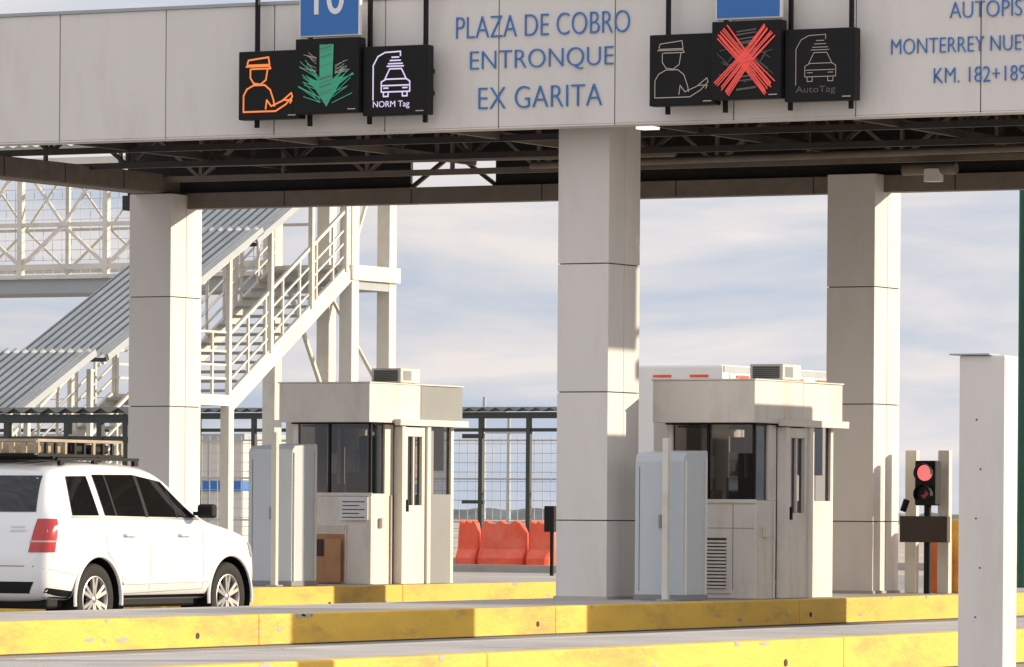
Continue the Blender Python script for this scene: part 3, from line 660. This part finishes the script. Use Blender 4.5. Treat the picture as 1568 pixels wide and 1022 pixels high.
for sg in(1,-1):
    side(gl,[(.60,1.235),(1.10,1.235),(1.08,1.64),(.72,1.635)],'carglass',.007,sgn=sg)
    side(gl,[(1.22,1.235),(2.02,1.225),(2.00,1.66),(1.20,1.655)],'carglass',.007,sgn=sg)
    side(gl,[(2.08,1.225),(3.12,1.215),(2.58,1.59),(2.06,1.65)],'carglass',.007,sgn=sg)
    side(gl,[(1.42,1.235),(1.45,1.235),(1.43,1.655),(1.40,1.655)],'black',.009,sgn=sg)
    side(gl,[(2.66,1.215),(2.69,1.215),(2.66,1.53),(2.63,1.54)],'black',.009,sgn=sg)
    side(gl,[(2.02,1.22),(2.08,1.22),(2.06,1.655),(2.00,1.655)],'black',.008,sgn=sg)
    side(tr,[(.58,1.212),(3.14,1.195),(3.14,1.208),(.58,1.228)],'rim',.010,n=30,mm=1,sgn=sg)
    for l0,z0,z1,l1 in((2.05,.42,1.20,2.05),(3.14,.46,1.19,3.13),(1.20,.86,1.20,1.18),(1.50,.42,.62,1.50)):
        side(tr,[(l0-.004,z0),(l0+.004,z0),(l1+.004,z1),(l1-.004,z1)],'greydeck',.002,n=1,mm=12,sgn=sg)
    side(tr,[(1.48,.62),(1.50,.60),(1.22,.87),(1.20,.86)],'greydeck',.002,n=1,mm=12,sgn=sg)
    side(tr,[(1.50,.42),(3.14,.46),(3.14,.468),(1.50,.428)],'greydeck',.002,n=20,mm=1,sgn=sg)
    side(tr,[(.03,.70),(.60,.62),(.60,.628),(.03,.708)],'greydeck',.002,n=10,mm=1,sgn=sg)
    side(tr,[(1.52,.52),(3.28,.54),(3.28,.57),(1.52,.55)],'car',.016,n=20,mm=1,sgn=sg)
    for l in(1.75,2.85): 
        side(tr,[(l-.20,1.02),(l,1.02),(l,1.055),(l-.20,1.055)],'car',.035,n=4,mm=1,sgn=sg); side(tr,[(l-.20,1.008),(l,1.008),(l,1.02),(l-.20,1.02)],'greydeck',.012,n=4,mm=1,sgn=sg)
    side(tr,[(.07,.86),(.22,.86),(.31,1.20),(.17,1.20)],'tail',.008,n=6,mm=8,sgn=sg)
    side(tr,[(.08,.96),(.23,.96),(.24,.98),(.08,.98)],'tailw',.010,n=6,mm=2,sgn=sg)
    endp(tr,[(sg*.75,.86),(sg*.915,.86),(sg*.90,1.20),(sg*.78,1.20)],'tail',.008)
    endp(tr,[(sg*.75,.96),(sg*.915,.96),(sg*.91,.98),(sg*.75,.98)],'tailw',.010,mm=2)
    side(tr,[(4.22,.80),(4.42,.78),(4.36,.89),(4.14,.96)],'rim',.006,n=8,mm=4,sgn=sg)
    side(tr,[(1.48,.35),(3.26,.35),(3.26,.41),(1.48,.41)],'black',.006,n=20,mm=2,sgn=sg)
    side(tr,[(.12,.40),(.58,.38),(.56,.46),(.12,.50)],'black',.006,n=8,mm=2,sgn=sg)
    side(tr,[(4.17,.38),(4.42,.40),(4.44,.50),(4.17,.44)],'black',.006,n=8,mm=2,sgn=sg)
endp(gl,[(-.74,1.27),(.74,1.27),(.66,1.64),(-.66,1.64)],'carglass',.008)
endp(gl,[(-.76,1.24),(.76,1.24),(.68,1.60),(-.68,1.60)],'carglass',.008,back=False)
endp(tr,[(-.76,.44),(.76,.44),(.82,.56),(-.82,.56)],'black',.008); endp(tr,[(-.5,.60),(.5,.60),(.45,.8),(-.45,.8)],'black',.008,back=False)
endp(tr,[(-.26,.90),(.26,.90),(.26,1.03),(-.26,1.03)],'boothgrey',.02)
endp(tr,[(-.82,.715),(.82,.715),(.82,.722),(-.82,.722)],'joint',.003,mm=1)
endp(tr,[(.50,1.07),(.68,1.07),(.68,1.09),(.50,1.09)],'rim',.006,mm=1); endp(tr,[(.50,1.11),(.66,1.11),(.66,1.125),(.50,1.125)],'rim',.006,mm=1)
gl.obj('windows',car); tr.obj('trim_and_lamps',car)
lo=MB(); lo.box(-.84,.84,.25,4.30,.28,.40,'black',.03)
for sg in(1,-1):
    lo.box(sg*.93,sg*1.0,2.98,3.06,1.24,1.28,'black'); lo.box(sg*.97,sg*1.16,2.98,3.10,1.21,1.36,'black',.03)
    lo.beam((sg*.66,.7,1.81),(sg*.66,2.3,1.82),.035,.03,'black')
    for y in(.75,1.4,2.2): lo.box(sg*.64,sg*.68,y,y+.08,1.75,1.81,'black')
lo.obj('underbody_mirrors_rails',car)
wh=MB()
for yy in(WR,WF):
    for sg in(1,-1):
        def L_(prof,k): wh.lathe((0,yy,WZ),[(r,sg*x) for r,x in prof],k,48)
        L_([(.26,.70),(.33,.70),(.365,.715),(.372,.75),(.372,.90),(.362,.925),(.33,.938),(.27,.935),(.235,.925)],'rubber')
        L_([(.245,.928),(.236,.934),(.226,.928),(.215,.90),(.21,.76)],'rim'); L_([(.22,.80),(0,.80)],'black')
        L_([(0,.922),(.03,.922),(.045,.91),(.05,.85)],'rim')
        for i in range(6):
            a=math.pi/2+i*math.pi/3
            for da in(-.13,.13):
                p=(sg*.905,yy+.04*math.cos(a+da),WZ+.04*math.sin(a+da)); q=(sg*.915,yy+.225*math.cos(a+da*1.3),WZ+.225*math.sin(a+da*1.3))
                wh.beam(p,q,.034,.036,'rim')
            p=(sg*.895,yy+.04*math.cos(a),WZ+.04*math.sin(a)); q=(sg*.90,yy+.16*math.cos(a),WZ+.16*math.sin(a)); wh.beam(p,q,.03,.06,'rim')
        L_([(.430,.60),(.430,.955)],'black'); L_([(.43,.605),(0,.605)],'black')
        vs=[];K=28
        for i in range(K+1):
            t_=math.radians(-8+196*i/K)
            for r,x in((.432,.955),(.436,.982),(.462,.985),(.476,.966)):
                xx=x if yy<2 else x-.012
                vs.append((sg*xx,yy+r*math.cos(t_),WZ+r*math.sin(t_)))
        wh.add(vs,[(i*4+j,i*4+j+1,(i+1)*4+j+1,(i+1)*4+j) for i in range(K) for j in range(3)],'car',True)
wh.obj('wheels',car)
rk=MB(); a0,a1=.45,2.10; z0=1.85
for z in(z0,z0+.15):
    for x in(-.58,.58): rk.beam((x,a0,z),(x,a1,z),.03,.03,'crate' if z>z0 else 'black')
    for y in(a0,a1): rk.beam((-.58,y,z),(.58,y,z),.03,.03,'crate' if z>z0 else 'black')
for i in range(10):
    y=a0+(a1-a0)*i/9
    for x in(-.58,.58): rk.box(x-.012,x+.012,y-.02,y+.02,z0,z0+.15,'black' if i%3 else 'crate')
    rk.beam((-.58,y,z0),(.58,y,z0),.02,.015,'black')
for i in range(9):
    x=-.58+1.16*i/8
    rk.box(x-.03,x+.03,a0-.012,a0+.012,z0+.02,z0+.13,'crate')
for y in(.7,1.6): rk.box(-.62,.62,y,y+.05,1.81,1.84,'black')
rk.box(-.45,.48,.60,1.15,z0+.02,z0+.13,'crate',.02); rk.box(-.5,.50,1.25,1.55,z0+.02,z0+.15,'black',.03); rk.box(-.4,.50,1.62,2.0,z0+.02,z0+.12,'black',.03)
rk.obj('roof_rack',car)
car.location=(-29.17,43.25,.004); car.scale=(1,.955,.975)
# ---------------------------------------------------------------- world / sun
az=math.radians(52); el=math.radians(14)
sd=Vector((math.sin(az)*math.cos(el),math.cos(az)*math.cos(el),math.sin(el)))
w=bpy.data.worlds.new('World'); scene.world=w; w.use_nodes=True
nt=w.node_tree; N=nt.nodes; L=nt.links; bg=N['Background']; bg.inputs['Strength'].default_value=.12
sky=N.new('ShaderNodeTexSky'); sky.sky_type='NISHITA'; sky.sun_disc=False; sky.sun_elevation=el; sky.sun_rotation=az; sky.dust_density=2.0
tc=N.new('ShaderNodeTexCoord')
def noise(sc,scale,det,rough,dist=.3):
    mp=N.new('ShaderNodeMapping'); mp.inputs['Scale'].default_value=sc; L.new(tc.outputs['Generated'],mp.inputs['Vector'])
    n=N.new('ShaderNodeTexNoise'); n.inputs['Scale'].default_value=scale; n.inputs['Detail'].default_value=det; n.inputs['Roughness'].default_value=rough; n.inputs['Distortion'].default_value=dist
    L.new(mp.outputs[0],n.inputs['Vector']); return n
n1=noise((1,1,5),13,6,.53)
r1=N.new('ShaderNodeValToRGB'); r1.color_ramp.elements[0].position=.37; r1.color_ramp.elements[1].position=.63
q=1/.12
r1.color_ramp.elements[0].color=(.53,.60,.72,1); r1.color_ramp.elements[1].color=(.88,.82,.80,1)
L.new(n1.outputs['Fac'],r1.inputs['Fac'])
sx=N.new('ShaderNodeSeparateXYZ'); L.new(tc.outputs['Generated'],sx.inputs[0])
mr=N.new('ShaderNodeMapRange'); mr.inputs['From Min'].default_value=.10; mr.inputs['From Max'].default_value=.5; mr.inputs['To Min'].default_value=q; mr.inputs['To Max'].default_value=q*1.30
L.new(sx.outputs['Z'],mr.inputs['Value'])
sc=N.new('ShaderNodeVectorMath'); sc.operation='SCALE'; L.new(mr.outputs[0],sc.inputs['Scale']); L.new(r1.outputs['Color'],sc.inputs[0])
n2=noise((1,1,3),3,3,.5); r2=N.new('ShaderNodeValToRGB'); r2.color_ramp.elements[0].position=.25; r2.color_ramp.elements[1].position=.6; r2.color_ramp.elements[0].color=(.8,.8,.8,1); r2.color_ramp.elements[1].color=(1,1,1,1)
L.new(n2.outputs['Fac'],r2.inputs['Fac'])
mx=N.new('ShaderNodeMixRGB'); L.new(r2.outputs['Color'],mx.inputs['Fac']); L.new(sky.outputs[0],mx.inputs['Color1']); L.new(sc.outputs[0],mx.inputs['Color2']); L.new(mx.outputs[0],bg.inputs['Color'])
sl=bpy.data.lights.new('sun','SUN'); sl.energy=5.0; sl.angle=math.radians(.5); sl.color=(1,.87,.66)
so=bpy.data.objects.new('sun',sl); COL.objects.link(so); so.rotation_euler=sd.to_track_quat('Z','Y').to_euler(); so.location=(0,0,50)
scene.view_settings.view_transform='Standard'; scene.view_settings.look='None'; scene.view_settings.exposure=0
# ---------------------------------------------------------------- camera
cd=bpy.data.cameras.new('camera'); cam=bpy.data.objects.new('camera',cd); COL.objects.link(cam)
cd.sensor_width=36; cd.lens=36*8000/1568; cd.shift_y=(780-511)/1568; cd.clip_end=8000; cd.clip_start=.5
cam.location=(0,0,1.3)
cam.rotation_euler=(Matrix.Rotation(math.radians(28),4,'Z')@Matrix.Rotation(math.radians(90),4,'X')@Matrix.Rotation(.007,4,'Z')).to_euler()
scene.camera=cam
